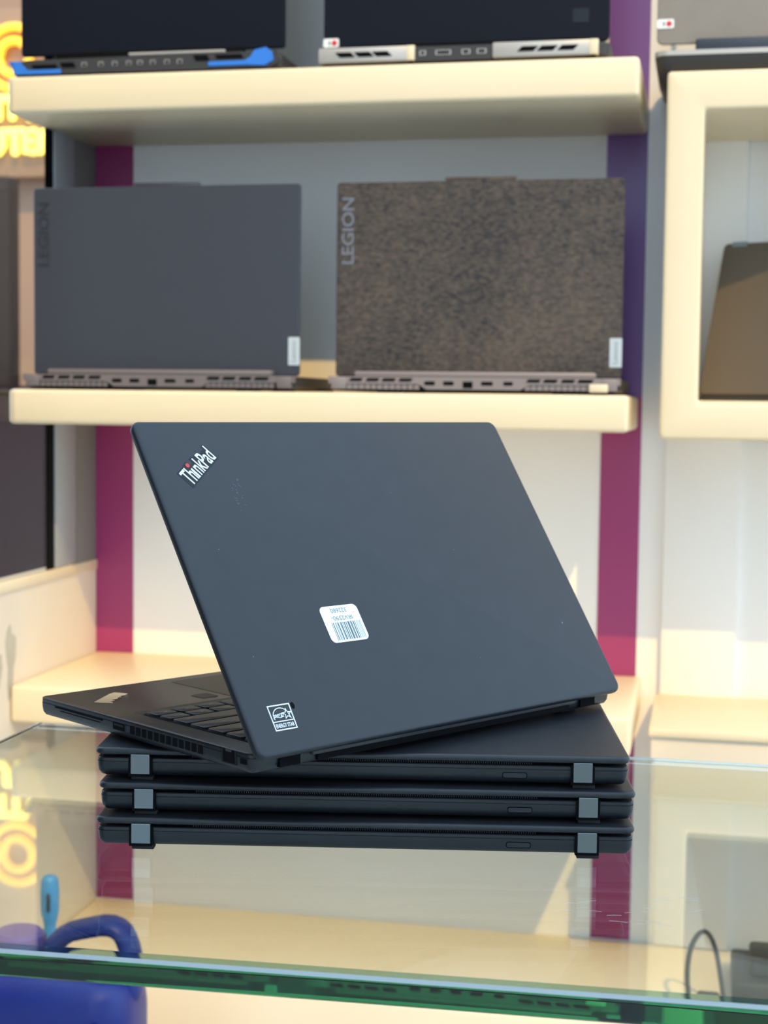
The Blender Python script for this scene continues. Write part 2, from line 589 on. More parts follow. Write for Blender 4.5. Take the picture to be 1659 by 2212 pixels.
gt = at(mesh_obj('glass_top', glass_slab(), M['float_glass'], smooth=False), ct)
gt.data.materials.append(M['ground'])
gt.data.materials.append(M['edge_band'])
for p in gt.data.polygons:                      # the narrow arris above the front edge is ground matt
    if p.normal.y < -0.4 and 0.4 < p.normal.z < 0.9:
        p.material_index = 1
    elif p.normal.z > 0.9 and p.center.y < -0.2 and p.area < 0.02:
        p.material_index = 2
gt['label'] = 'clear green-edged glass top'
for (lx, ly) in ((-0.535, 0.73), (0.58, 0.78), (0.58, 1.17), (-0.535, 1.00)):
    at(mesh_obj('leg', cyl(lx, ly, FZ, -0.018, 0.012, n=16), M['alu']), ct)
    at(mesh_obj('glass_pad', cyl(lx, ly, -0.018, -0.014, 0.015, n=16), M['rubber']), ct)
sb = bmesh.new()
rs = random.Random(3)
for i in range(26):
    x = -0.075 + 0.075 * rs.random()
    y = 0.80 + 0.045 * rs.random() + (x + 0.075) * 0.3
    a = rs.uniform(-0.3, 0.6)
    L = rs.uniform(0.002, 0.012)
    stroke(sb, [(x, y), (x + L * 0.5 * math.cos(a), y + L * 0.5 * math.sin(a) + 0.0006), (x + L * math.cos(a), y + L * math.sin(a))], rs.uniform(0.0001, 0.00028), 0.00001, 0.00006)
so = at(mesh_obj('scratch_marks', sb, M['scratch'], smooth=False), ct)
so['kind'] = 'stuff'

# ------------------------------------------------------------------ business laptops (closed stack and the open one)
mm = 0.001
LW, LD = 329 * mm, 226.5 * mm


def build_base(parent, open_deck=False):
    y0 = -0.5 * mm if open_deck else 1.2 * mm
    lv = [(0, 5.5), (0.9, 3.0), (3.2, 1.3), (6.0, 0.8), (9.1, 0.6), (9.15, 1.2), (9.6, 1.2), (9.65, 0.7), (11.2, 0.8), (11.7, 1.4)]
    b = mesh_obj('base', slab(0.4 * mm, LW - 0.4 * mm, y0, LD, [(z * mm, i * mm) for z, i in lv], 6 * mm), M['shell'], parent)
    return b


def build_rear(parent, zt=14.2):
    for x0 in (22.7, 294.0):
        bm = box((x0 - 1.3) * mm, (x0 + 13.1) * mm, -0.35 * mm + 0.4 * mm, 6 * mm, 0.4 * mm, (zt - 1.5) * mm)
        mesh_obj('hinge_recess', bm, M['void'], parent)
        bm = box(x0 * mm, (x0 + 11.7) * mm, -0.5 * mm, 4.5 * mm, 2.0 * mm, zt * mm, 0.25 * mm, 1)
        h = mesh_obj('hinge_cover', bm, M['steel'], parent)
        h['label'] = 'satin silver hinge cover'
        bm = box((x0 - 0.2) * mm, (x0 + 13.5) * mm, 2.2 * mm, 10 * mm, -2.3 * mm, 0.6 * mm, 0.7 * mm, 2)
        mesh_obj('foot', bm, M['rubber'], parent)


def build_port_cover(parent):
    bm = bmesh.new()
    pts = [(x, z) for x, z in rrect(251 * mm, 266.2 * mm, 3.5 * mm, 7.3 * mm, 1.4 * mm, 4)]
    bm = add_loft(bm, [[(x, 1.9 * mm, z) for x, z in pts], [(x, 1.72 * mm, z) for x, z in pts]])
    mesh_obj('port_seam', bm, M['void'], parent, smooth=False)
    pts = [(x, z) for x, z in rrect(251.5 * mm, 265.7 * mm, 4.0 * mm, 6.8 * mm, 1.0 * mm, 4)]
    bm = add_loft(bmesh.new(), [[(x, 2.0 * mm, z) for x, z in pts], [(x, 1.66 * mm, z) for x, z in pts]])
    mesh_obj('port_cover', bm, M['shell'], parent, smooth=False)


LIDLV = [(13.7, 1.5), (14.2, 0.5), (15.3, 0.0), (16.6, 0.25), (17.4, 0.9), (17.8, 1.8), (17.9, 2.6)]


def closed_laptop(loc, rz, label):
    t = empty('closed_laptop', loc, label, 'laptop', 'closed laptops stacked on the glass', rz)
    build_base(t)
    mesh_obj('lid', slab(0, LW, 0, LD, [(z * mm, i * mm) for z, i in LIDLV], 6.5 * mm), M['lidm'], t)
    mesh_obj('hinge_bar', box(14 * mm, 315 * mm, 6.5 * mm, 14 * mm, 11.0 * mm, 14.2 * mm), M['void'], t)
    fb = bmesh.new()
    for k in range(150):
        x = (60 + k * 1.4) * mm
        add_box(fb, x, x + 0.6 * mm, 5.2 * mm, 7 * mm, 11.4 * mm, 13.9 * mm)
    v = mesh_obj('vent_fins', fb, M['base_dark'], t, smooth=False)
    v['kind'] = 'stuff'
    mesh_obj('front_strip', box(14 * mm, 315 * mm, 200 * mm, 222 * mm, 11.0 * mm, 14.2 * mm), M['rubber'], t)
    build_rear(t)
    build_port_cover(t)
    for fx in (30, 285):
        mesh_obj('foot', box(fx * mm, (fx + 16) * mm, 205 * mm, 212 * mm, -2.3 * mm, 0.5 * mm, 0.6 * mm, 2), M['rubber'], t)
    return t


SROT = 0.1723
PITCHZ = 0.0202
centres = [(-0.1978, 0.9011), (-0.1979, 0.9064), (-0.2019, 0.9107)]
names = ['lowest of the three closed black laptops, lying directly on the glass counter',
         'middle one of the three closed black laptops in the stack',
         'topmost of the three closed black laptops, right under the open laptop']
for i, (cx, cy) in enumerate(centres):
    rz = SROT
    closed_laptop((cx - LW / 2 * math.cos(rz), cy - LW / 2 * math.sin(rz), 0.0024 + PITCHZ * i), rz, names[i])

OZ = 0.0024 + PITCHZ * 2 + 0.0179 + 0.0023
OYAW, OPHI = 0.9683, 0.9762
ol = empty('open_laptop', (-0.2477, 0.8273, OZ), 'open black laptop set askew on the stack, white barcode sticker on its lid', 'laptop', None, OYAW)
build_base(ol, True)
mesh_obj('deck', slab(0.9 * mm, LW - 0.9 * mm, 0.5 * mm, LD - 1.0 * mm, [(11.4 * mm, 0), (12.2 * mm, 0), (12.5 * mm, 0.5 * mm)], 5.5 * mm), M['deck'], ol)
for fx, fy in ((30, 10), (285, 10), (30, 205), (285, 205)):
    mesh_obj('foot', box(fx * mm, (fx + 16) * mm, fy * mm, (fy + 7) * mm, -2.3 * mm, 0.5 * mm, 0.6 * mm, 2), M['rubber'], ol)

# keyboard: local x runs from the user's right edge, y towards the user
kb = mesh_obj('keyboard', plate(rrect(18.5 * mm, 310.5 * mm, 14 * mm, 132 * mm, 3 * mm, 3), 12.3 * mm, 12.65 * mm), M['void'], ol, smooth=False)
mesh_obj('palm_seam', plate(rrect(18.5 * mm, 310.5 * mm, 132.6 * mm, 141 * mm, 1.5 * mm, 3), 12.3 * mm, 12.56 * mm), M['key'], ol, smooth=False)
KEYCACHE = {}


def key(x, y, wx, wy):
    """one keycap: x is its user-right edge, y its far edge (mm)"""
    k = (round(wx, 1), round(wy, 1))
    if k not in KEYCACHE:
        o = mesh_obj('key', slab(0, wx * mm, 0, wy * mm, [(0, 0), (1.3 * mm, 0.2 * mm), (1.6 * mm, 0.7 * mm)], 1.6 * mm, 2), M['key'], kb)
        KEYCACHE[k] = o.data
    else:
        o = bpy.data.objects.new('key', KEYCACHE[k])
        COL.objects.link(o)
        o.parent = kb
    o.location = (x * mm, y * mm, 12.65 * mm)
    return o


U1 = 19.05
G = 2.6


def row(y, h, widths, x0=20.2):
    x = x0
    for wd in widths:
        if wd > 0:
            key(x, y, wd * U1 - G, h)
        x += abs(wd) * U1


row(117.6, 12.2, [1, 1, 1])                    # right, down, left arrows
row(103.6, 12.2, [1, 1, 1])                    # page down, up, page up
row(103.6, 26.2, [-3.0, 1, 1, 1, 5, 1, 1, 1, 1.05][0:1] + [1, 1, 1, 5, 1, 1, 1, 1.05])
row(86.2, 15.6, [2.75] + [1] * 10 + [2.3])
row(68.4, 15.6, [2.25] + [1] * 11 + [1.8])
row(50.6, 15.6, [1.5] + [1] * 12 + [1.55])
row(32.8, 15.6, [2.0] + [1] * 13)
row(19.0, 11.6, [1.0] * 15)
# small printing on the keys that show beside the lid
pb = bmesh.new()
for (x, y) in ((29, 123), (48, 123), (67, 124), (30, 109), (49, 109), (68, 109), (28, 96), (40, 76)):
    for q in range(3):
        dx, dy = RND.uniform(-2.2, 2.2), RND.uniform(-1, 1)
        stroke(pb, [((x + dx) * mm, (y + dy) * mm), ((x + dx + 2.2) * mm, (y + dy + 0.5) * mm)], 0.45 * mm, 14.26 * mm, 14.30 * mm)
mesh_obj('key_print', pb, M['keyprint'], kb, smooth=False)

tp = mesh_obj('trackpad', plate(rrect(100 * mm, 206 * mm, 146 * mm, 214 * mm, 2 * mm, 3), 12.4 * mm, 12.6 * mm), M['deck'], ol, smooth=False)
mesh_obj('fingerprint_reader', plate(rrect(80 * mm, 94 * mm, 150 * mm, 164 * mm, 2 * mm, 3), 12.4 * mm, 12.62 * mm), M['key'], ol, smooth=False)
bd = [(16.7, 184.4), (24.2, 174.0), (27.0, 176.8), (26.4, 179.5), (31.0, 180.4), (30.2, 183.4), (36.5, 184.6), (37.0, 187.4), (41.4, 188.0), (41.0, 191.0), (46.0, 192.0), (51.5, 195.8), (46.9, 204.8), (41.8, 203.0)]
bo = mesh_obj('palm_badge', plate([(x * mm, y * mm) for x, y in bd], 12.4 * mm, 12.72 * mm), M['chrome'], ol, smooth=False)
bo['label'] = 'mirror-bright silver badge on the palm rest'

# right flank: card slot, usb, vent slots, network port, lock slot
SIDEX = 0.55


def flank(name, y0, y1, z0, z1, m, r=0.3, proud=0.12, parent=None, lean=0.0):
    pts = rrect(y0 * mm, y1 * mm, z0 * mm, z1 * mm, r * mm, 2)
    bm = bmesh.new()
    zc = (z0 + z1) / 2 * mm
    f = lambda z: (0.85 + max(0, (9 * mm - z) / mm) * 0.075) * mm
    add_loft(bm, [[(f(z) + 1.2 * mm, y + lean * (z - zc), z) for y, z in pts], [(f(z) - proud * mm, y + lean * (z - zc), z) for y, z in pts]])
    return mesh_obj(name, bm, m, parent or ol, smooth=False)


flank('card_slot', 150, 206, 7.9, 9.0, M['void'])
flank('card_slot_lip', 153, 200, 6.3, 6.7, M['void'], r=0.15)
u = flank('usb_port', 125.0, 138.6, 4.6, 10.0, M['bluegrey'], r=0.4, proud=0.05)
flank('usb_opening', 125.2, 138.2, 4.8, 9.8, M['void'], r=0.3, proud=0.12)
flank('usb_tongue', 126.5, 137, 7.4, 8.7, M['key'], r=0.2, proud=0.2)
for k in range(12):
    yy = 114.2 - k * 6.35
    flank('vent_rim', yy - 0.3, yy + 5.5, 4.2, 10.4, M['base_dark'], r=0.5, proud=0.10, lean=-0.12)
    flank('vent_slot', yy + 0.1, yy + 5.1, 4.6, 10.1, M['void'], r=0.4, proud=0.2, lean=-0.12)
flank('network_port_frame', 13.2, 27.2, 3.6, 11.9, M['key'], r=0.4, proud=0.15)
flank('network_port', 15.0, 25.6, 4.2, 11.8, M['void'], r=0.3, proud=0.25)
flank('network_port_tab', 17.5, 23.0, 10.6, 12.0, M['base_dark'], r=0.2, proud=0.35)
flank('lock_slot', 4.2, 9.6, 5.6, 8.7, M['void'], r=0.4, proud=0.2)
mesh_obj('rear_bar', box(45 * mm, 284 * mm, -3.0 * mm, 1 * mm, 6.0 * mm, 12.2 * mm, 0.6 * mm), M['base_dark'], ol)
mesh_obj('rear_vent', box(50 * mm, 280 * mm, -1.4 * mm, 1 * mm, 2.0 * mm, 6.2 * mm, 0.2 * mm), M['void'], ol)
for x0 in (22.7, 294.0):
    mesh_obj('hinge_recess', box((x0 - 1.6) * mm, (x0 + 14) * mm, -1.2 * mm, 6 * mm, 2.0 * mm, 12.6 * mm), M['void'], ol)
    h = box(0, 11.7 * mm, -7.0 * mm, 5 * mm, -1.6 * mm, 1.6 * mm, 0.3 * mm, 1, T(x0 * mm, 0, 9.2 * mm) @ RXm(-0.35))
    mesh_obj('hinge_arm', h, M['bluegrey'], ol)

# lid: own frame, x along the hinge, y up the lid, z out of its back
lid = mesh_obj('lid', slab(0, LW, 0, LD, [(-5.0 * mm, 0.8 * mm), (-4.6 * mm, 0.3 * mm), (-2.6 * mm, 0), (-1.3 * mm, 0.25 * mm), (-0.45 * mm, 0.9 * mm), (-0.1 * mm, 1.7 * mm), (0, 2.6 * mm)], 6.5 * mm, 6), M['lidm'], ol)
lid.location = (0, -9.1 * mm, 11.1 * mm)
lid.rotation_euler = (OPHI, 0, 0)
mesh_obj('screen_bezel', plate(rrect(2 * mm, 327 * mm, 3 * mm, 224 * mm, 5 * mm, 4), -5.25 * mm, -4.9 * mm), M['key'], lid, smooth=False)
mesh_obj('screen', plate(rrect(10 * mm, 319 * mm, 22 * mm, 208 * mm, 1 * mm, 2), -5.35 * mm, -5.2 * mm), M['badge'], lid, smooth=False)

LA = math.radians(37)
logo_m = T(27.3 * mm, 177.9 * mm, 0) @ RZ(LA)


def tf(bm, m):
    bmesh.ops.transform(bm, matrix=m, verts=bm.verts)
    return bm


pl = [(-0.4, -0.6), (34.6, -0.6), (34.6, 12.6), (31.6, 12.6), (31.6, 10.4), (24.8, 10.4), (24.8, 12.2), (19.2, 12.2), (19.2, 13.2), (16.0, 13.2), (16.0, 10.0), (12.6, 10.0), (12.6, 13.6), (8.4, 13.6), (8.4, 13.0), (-0.4, 13.0)]
mesh_obj('logo_plate', tf(plate([(x * mm, y * mm) for x, y in pl], -0.05 * mm, 0.10 * mm), logo_m), M['badge'], lid, smooth=False)
text_obj('logo_letters', 'Th nkPad', M['white'], lid, 10 * mm, logo_m @ T(0.5 * mm, 0.4 * mm, 0.16 * mm), depth=0.0001, width=33.2 * mm, height=11.6 * mm, bold=0.00012)
ib = bmesh.new()
stroke(ib, [(11.0 * mm, 0.5 * mm), (11.0 * mm, 8.2 * mm)], 1.5 * mm, 0.1 * mm, 0.21 * mm)
mesh_obj('logo_letters', tf(ib, logo_m), M['white'], lid, smooth=False)
mesh_obj('logo_dot', tf(cyl(11.0 * mm, 11.2 * mm, 0.0, 0.24 * mm, 1.55 * mm, n=16), logo_m), M['red'], lid, smooth=False)['label'] = 'red dot of the logo'

# barcode sticker, glued upside down
mesh_obj('sticker', plate([(x + (y - 0.076) * -0.01, y) for x, y in rrect(86.0 * mm, 117.2 * mm, 63.8 * mm, 88.8 * mm, 3.6 * mm, 5)], -0.02 * mm, 0.09 * mm), M['label'], lid, smooth=False)['label'] = 'white barcode sticker stuck upside down'
bb = bmesh.new()
x = 91.6
for wd, gp in ((.45, .7), (.7, 1.0), (.55, .5), (.3, .75), (.9, .8), (.35, .45), (.9, .5), (.5, .8), (.9, .55), (.7, .6), (.35, .45), (1.1, .35), (.4, .35), (.8, .9), (.9, .4), (.5, .9), (.3, .6), (.25, .7), (.3, .7), (.35, .0)):
    stroke(bb, [(x * mm, 65.2 * mm), (x * mm, 77.3 * mm)], wd * mm, 0.08 * mm, 0.12 * mm)
    x += wd + gp
mesh_obj('barcode', bb, M['ink'], lid, smooth=False)
text_obj('sticker_print', 'IRV2590-', M['ink'], lid, 4 * mm, T(110.2 * mm, 81.6 * mm, 0.1 * mm) @ RZ(PI), width=17.2 * mm, height=3.0 * mm, depth=0.00006)
text_obj('sticker_print', '322680', M['ink'], lid, 4 * mm, T(107.6 * mm, 86.9 * mm, 0.1 * mm) @ RZ(PI), width=13.0 * mm, height=3.0 * mm, depth=0.00006)

# energy mark
eb = bmesh.new()
z0, z1 = 0.0, 0.1 * mm
E0 = Vector((18.8, 15.2))


def ep(x, y):
    return ((18.8 + x) * mm, (15.0 + y) * mm)


stroke(eb, [ep(0, 0), ep(15.6, 0), ep(16.0, 15.2), ep(0, 15.2)], 0.75 * mm, z0, z1, closed=True)
stroke(eb, [ep(0, 5.2), ep(15.7, 5.2)], 0.6 * mm, z0, z1)
arc = []
for k in range(19):
    a = math.radians(200 - k * 11.5)
    arc.append(ep(7.6 + 5.8 * math.cos(a), 8.2 + 5.2 * math.sin(a)))
stroke(eb, arc, 0.5 * mm, z0, z1)
star = []
for k in range(10):
    a = PI / 2 + k * PI / 5
    r_ = 3.2 if k % 2 == 0 else 1.35
    star.append(ep(12.2 + r_ * math.cos(a), 9.2 + r_ * math.sin(a)))
stroke(eb, star, 0.5 * mm, z0, z1, closed=True)
stroke(eb, [ep(1.2, 7.3), ep(3.5, 8.2), ep(6.5, 7.4), ep(9.5, 8.0)], 0.35 * mm, z0, z1)
mesh_obj('energy_mark', eb, M['white'], lid, smooth=False)
text_obj('energy_mark_print', 'energy', M['white'], lid, 3.4 * mm, T(ep(1.6, 8.0)[0], ep(1.6, 7.9)[1], 0.05 * mm) @ RZ(0.10), width=8.8 * mm, shear=0.35, bold=0.00005)
text_obj('energy_mark_print', 'ENERGY STAR', M['white'], lid, 3 * mm, T(ep(1.1, 1.3)[0], ep(1.1, 1.3)[1], 0.05 * mm), width=13.6 * mm, height=2.6 * mm, bold=0.00006)
mesh_obj('smudge', plate([((37.2 + 1.5 * math.cos(a)) * mm, (28.6 + 2.2 * math.sin(a)) * mm) for a in [k * PI / 8 for k in range(16)]], -0.02 * mm, 0.04 * mm), M['void'], lid, smooth=False)
# wear scratches and dust specks on the lid
wb = bmesh.new()
rw = random.Random(11)
for i in range(22):
    x, y = rw.uniform(55, 63), rw.uniform(160, 183)
    a = rw.uniform(-1.2, -0.3)
    L = rw.uniform(0.5, 2.2)
    stroke(wb, [(x * mm, y * mm), ((x + L * math.cos(a)) * mm, (y + L * math.sin(a)) * mm)], 0.12 * mm, 0, 0.03 * mm)
for (x, y, s) in ((299.8, 56.3, 0.9), (28.4, 133.8, 0.4), (225.3, 120.7, 0.4), (205, 40, 0.35), (190, 168, 0.3), (23, 62, 0.4)):
    stroke(wb, [((x - s * 0.5) * mm, y * mm), ((x + s * 0.5) * mm, (y + s) * mm)], s * mm, 0, 0.03 * mm)
wo_ = mesh_obj('wear_marks', wb, M['taggrey'], lid, smooth=False)
wo_['kind'] = 'stuff'


# ------------------------------------------------------------------ laptops on the wall shelves
def shelf_lid(parent, x0, x1, y, z0, z1, m, R=0.005, th=0.006, name='lid'):
    """upright lid, outer face at y (towards us)"""
    prof = [(0, 0.0012), (0.0012, 0.0), (th - 0.001, 0.0), (th, 0.001)]
    rings = []
    for d, ins in prof:
        rings.append([(px, y + d, pz) for px, pz in rrect(x0 + ins, x1 - ins, z0 + ins, z1 - ins, R - ins, 4)])
    return mesh_obj(name, add_loft(bmesh.new(), rings), m, parent)


def flat(parent, name, x0, x1, z0, z1, y, m, proud=0.0006, skew=0.0, r=0.0005):
    pts = rrect(x0, x1, z0, z1, r, 2)
    zc = (z0 + z1) / 2
    return mesh_obj(name, xz_plate([(x + skew * (z - zc), z) for x, z in pts], y + 0.002, y - proud), m, parent, smooth=False)


def gaming_laptop(x0, wd, y, label, lidm, lid_h, shell, lettering):
    """grey gaming laptop seen from behind; local x 0..wd, y away from us, z from the shelf"""
    t = empty('gaming_laptop', (x0, y, 0.288), label, 'laptop', 'gaming laptops on the middle shelf')
    mesh_obj('base', slab(0, wd, 0.004, 0.255, [(0.0022, 0.006), (0.006, 0.001), (0.019, 0.0), (0.0205, 0.0015)], 0.012), M['base_dark'], t)
    for fx in (0.06, wd - 0.09):
        mesh_obj('foot', box(fx, fx + 0.03, 0.03, 0.05, 0, 0.003), M['rubber'], t)
        mesh_obj('foot', box(fx, fx + 0.03, 0.21, 0.23, 0, 0.003), M['rubber'], t)
    # mauve rear panel with its raised middle
    u = lambda a: a * wd
    pn = [(u(0.0), 0.012), (u(0.315), 0.012), (u(0.345), 0.005), (u(0.665), 0.005), (u(0.695), 0.012), (u(1.0), 0.012), (u(1.0), 0.021), (u(0), 0.021)]
    mesh_obj('rear_panel', xz_plate(pn, 0.008, -0.002), shell, t, smooth=False)
    gb = bmesh.new()
    mesh_obj('grille_back', xz_plate([(u(0.06), 0.004), (u(0.33), 0.004), (u(0.315), 0.0125), (u(0.06), 0.0125)], 0.008, 0.0012), M['void'], t, smooth=False)
    mesh_obj('grille_back', xz_plate([(u(0.68), 0.004), (u(0.94), 0.004), (u(0.94), 0.0125), (u(0.695), 0.0125)], 0.008, 0.0012), M['void'], t, smooth=False)
    for a0, a1 in ((0.074, 0.31), (0.69, 0.92)):
        n = 12
        for k in range(n):
            a = a0 + (a1 - a0) * k / (n - 1)
            flat(t, 'grille_fin', u(a) - 0.0035, u(a) + 0.0035, 0.0048, 0.0122, 0.0012, shell, proud=0.0015)
    for a0, a1 in ((.077, .12), (.135, .178), (.191, .236), (.25, .294), (.689, .733), (.745, .79), (.805, .848), (.86, .909)):
        flat(t, 'exhaust_slot', u(a0), u(a1), 0.0150, 0.0192, -0.002, M['void'], skew=0.6)
    for nm, a0, a1, h in (('usb_port', .338, .374, 0.005), ('usb_port', .403, .439, 0.005), ('network_port', .47, .504, 0.0085), ('video_port', .533, .573, 0.0048), ('charging_port', .609, .641, 0.0045)):
        flat(t, nm, u(a0), u(a1), 0.0145 - h + 0.001, 0.0155, -0.002, M['void'], r=0.001)
    mesh_obj('hinge_bar', box(u(0.09), u(0.918), 0.0, 0.020, 0.0205, 0.0285, 0.003, 2), shell, t)
    for cx in (0.004, wd - 0.024):
        mesh_obj('corner_cap', box(cx, cx + 0.020, -0.003, 0.006, 0.0045, 0.0205, 0.0015, 2), shell, t)
    ld = shelf_lid(t, 0.002, wd - 0.001, 0.030, 0.0215, lid_h, lidm)
    mesh_obj('camera_bump', box(u(0.385), u(0.63), 0.031, 0.0355, lid_h - 0.003, lid_h + 0.005, 0.0015, 2), lidm, ld)
    # vertical lettering, reading upwards
    mt = T(0.026, 0.030, lid_h - 0.108) @ RXm(PI / 2) @ RZ(PI / 2)
    text_obj('lid_lettering', 'LEGION', lettering, ld, 0.02, mt, width=0.088, height=0.017, depth=0.0012, bold=0.0004)
    # pale tag on the lower right corner
    tg = mesh_obj('corner_tag', xz_plate([(x, z) for x, z in rrect(wd - 0.0165, wd - 0.0005, 0.036, 0.074, 0.0012, 2)], 0.0302, 0.0293), M['tag'], ld, smooth=False)
    mt = T(wd - 0.006, 0.0293, 0.041) @ RXm(PI / 2) @ RZ(PI / 2)
    text_obj('tag_lettering', 'Lenovo', M['taggrey'], ld, 0.008, mt, width=0.028, height=0.006, depth=0.0004)
    # keyboard deck and open screen on the far side
    mesh_obj('keyboard', box(0.03, wd - 0.03, 0.05, 0.16, 0.0203, 0.0215), M['void'], t)
    mesh_obj('screen', box(0.012, wd - 0.012, 0.0358, 0.0366, 0.040, lid_h - 0.010), M['badge'], ld)
    return t


M['gloss'] = mat('gloss_lettering', (0.22, 0.22, 0.24), 0.25, metal=0.5)
M['subtle'] = mat('subtle_lettering', (0.028, 0.031, 0.040), 0.35)
gaming_laptop(-0.9305, 0.3885, 2.006, 'smooth grey gaming laptop, left one on the middle shelf, seen from behind', M['lid_grey'], 0.2795, M['mauve'], M['subtle'])
M['mauve_light'] = mat('light_mauve_shell', (0.26, 0.22, 0.215), 0.45)
gr = gaming_laptop(-0.4945, 0.3845, 2.006, 'speckled dark gaming laptop, sun sheen painted brown on its lid, right one on the middle shelf, seen from behind', M['sheen_lid'], 0.2795, M['mauve_light'], M['gloss'])
mesh_obj('corner_piece', box(0.345, 0.369, -0.0045, -0.0015, 0.003, 0.0135, 0.0015, 2), M['cream'], gr)['label'] = 'small cream piece on the rear corner'  # small cream block at the right rear corner

# blue-trimmed laptop on the top shelf
bl = empty('budget_laptop', (-0.951, 2.006, 0.7137), 'black laptop with bright blue rear trim, left end of the top shelf', 'laptop')
mesh_obj('base', slab(0, 0.388, 0.004, 0.255, [(0.002, 0.006), (0.006, 0.001), (0.019, 0.0), (0.021, 0.0015)], 0.010), M['base_dark'], bl)
for fx in (0.05, 0.31):
    mesh_obj('foot', box(fx, fx + 0.03, 0.03, 0.05, 0, 0.003), M['rubber'], bl)
    mesh_obj('foot', box(fx, fx + 0.03, 0.21, 0.23, 0, 0.003), M['rubber'], bl)
mesh_obj('rear_panel', xz_plate([(0.012, 0.0025), (0.372, 0.0025), (0.385, 0.010), (0.38, 0.024), (0.03, 0.022), (0.004, 0.018)], 0.008, -0.001), M['base_dark'], bl, smooth=False)
mesh_obj('blue_trim', xz_plate([(0.000, 0.0205), (0.018, 0.0205), (0.030, 0.008), (0.030, 0.003), (0.012, 0.003)], 0.004, -0.003), M['blue'], bl, smooth=False)
mesh_obj('blue_trim', xz_plate([(0.030, 0.003), (0.078, 0.003), (0.078, 0.0085), (0.030, 0.0085)], 0.004, -0.0028), M['blue'], bl, smooth=False)
mesh_obj('blue_trim', xz_plate([(0.288, 0.006), (0.350, 0.006), (0.350, 0.012), (0.288, 0.0115)], 0.004, -0.0028), M['blue'], bl, smooth=False)
mesh_obj('blue_trim', xz_plate([(0.340, 0.006), (0.366, 0.0045), (0.378, 0.011), (0.376, 0.022), (0.368, 0.028), (0.352, 0.025), (0.346, 0.016), (0.338, 0.0115)], 0.004, -0.003), M['blue'], bl, smooth=False)
for a0, a1, z0_, z1_ in ((0.036, 0.072, 0.010, 0.0155), (0.078, 0.098, 0.010, 0.0175), (0.268, 0.288, 0.013, 0.021), (0.298, 0.335, 0.0145, 0.0205)):
    flat(bl, 'exhaust_slot', a0, a1, z0_, z1_, -0.001, M['void'], skew=-0.5)
for a0 in (0.108, 0.132, 0.152, 0.172, 0.188, 0.206, 0.226, 0.244):
    flat(bl, 'rear_port', a0, a0 + 0.007, 0.011, 0.0165, -0.001, M['silver'], proud=0.0004)
    flat(bl, 'port_opening', a0 + 0.0012, a0 + 0.0062, 0.0115, 0.0155, -0.001, M['void'], proud=0.0008)
ld = shelf_lid(bl, 0.004, 0.3845, 0.030, 0.034, 0.285, M['navy'])
mesh_obj('screen', box(0.014, 0.374, 0.0358, 0.0366, 0.050, 0.275), M['badge'], ld)
mesh_obj('hinge', box(0.060, 0.330, 0.020, 0.034, 0.019, 0.036, 0.003, 2), M['void'], bl)
mesh_obj('hinge_strip', box(0.168, 0.305, 0.0165, 0.021, 0.0275, 0.0315, 0.001, 1), M['silver'], bl)

# silver-vented laptop on the top shelf
vl = empty('vented_laptop', (-0.514, 2.006, 0.7137), 'navy laptop with silver rear vent panels, right end of the top shelf', 'laptop')
mesh_obj('base', slab(0, 0.381, 0.004, 0.255, [(0.002, 0.006), (0.006, 0.001), (0.019, 0.0), (0.021, 0.0015)], 0.010), M['base_dark'], vl)
for fx in (0.05, 0.31):
    mesh_obj('foot', box(fx, fx + 0.03, 0.03, 0.05, 0, 0.003), M['rubber'], vl)
    mesh_obj('foot', box(fx, fx + 0.03, 0.21, 0.23, 0, 0.003), M['rubber'], vl)
mesh_obj('vent_panel', box(0.002, 0.130, -0.003, 0.010, 0.0045, 0.0235, 0.002, 2), M['silver'], vl)
mesh_obj('vent_panel', box(0.232, 0.366, -0.003, 0.010, 0.0045, 0.0235, 0.002, 2), M['silver'], vl)
mesh_obj('panel_end', box(0.120, 0.1305, -0.0036, 0.010, 0.0045, 0.0235, 0.001, 2), M['cream'], vl)
mesh_obj('panel_end', box(0.356, 0.367, -0.0036, 0.010, 0.0045, 0.0235, 0.001, 2), M['cream'], vl)
for a0 in (0.028, 0.053, 0.077):
    flat(vl, 'exhaust_slot', a0, a0 + 0.021, 0.0105, 0.0170, -0.003, M['void'], skew=-1.0, proud=0.0005)
for a0 in (0.267, 0.292, 0.318):
    flat(vl, 'exhaust_slot', a0, a0 + 0.021, 0.0105, 0.0170, -0.003, M['void'], skew=1.0, proud=0.0005)
mesh_obj('port_panel', box(0.130, 0.232, -0.0005, 0.010, 0.003, 0.022, 0.001, 1), M['base_dark'], vl)
for a0, wd in ((0.137, 0.008), (0.158, 0.020), (0.192, 0.011), (0.212, 0.012)):
    flat(vl, 'rear_port', a0, a0 + wd, 0.0105, 0.0165, -0.0005, M['silver'], proud=0.0005)
    flat(vl, 'port_opening', a0 + 0.0015, a0 + wd - 0.0015, 0.0115, 0.0155, -0.0005, M['void'], proud=0.0008)
ld = shelf_lid(vl, 0.001, 0.3785, 0.030, 0.0275, 0.285, M['navy'], R=0.008)
mesh_obj('screen', box(0.012, 0.368, 0.0358, 0.0366, 0.045, 0.275), M['badge'], ld)
mesh_obj('hinge', box(0.040, 0.340, 0.018, 0.034, 0.019, 0.031, 0.003, 2), M['void'], vl)
for hx in (0.032, 0.285):
    mesh_obj('hinge_tab', box(hx, hx + 0.045, 0.0275, 0.031, 0.025, 0.029, 0.001), M['bluegrey'], vl)
flat(ld, 'lid_mark', 0.331, 0.352, 0.052, 0.070, 0.030, M['badge'])


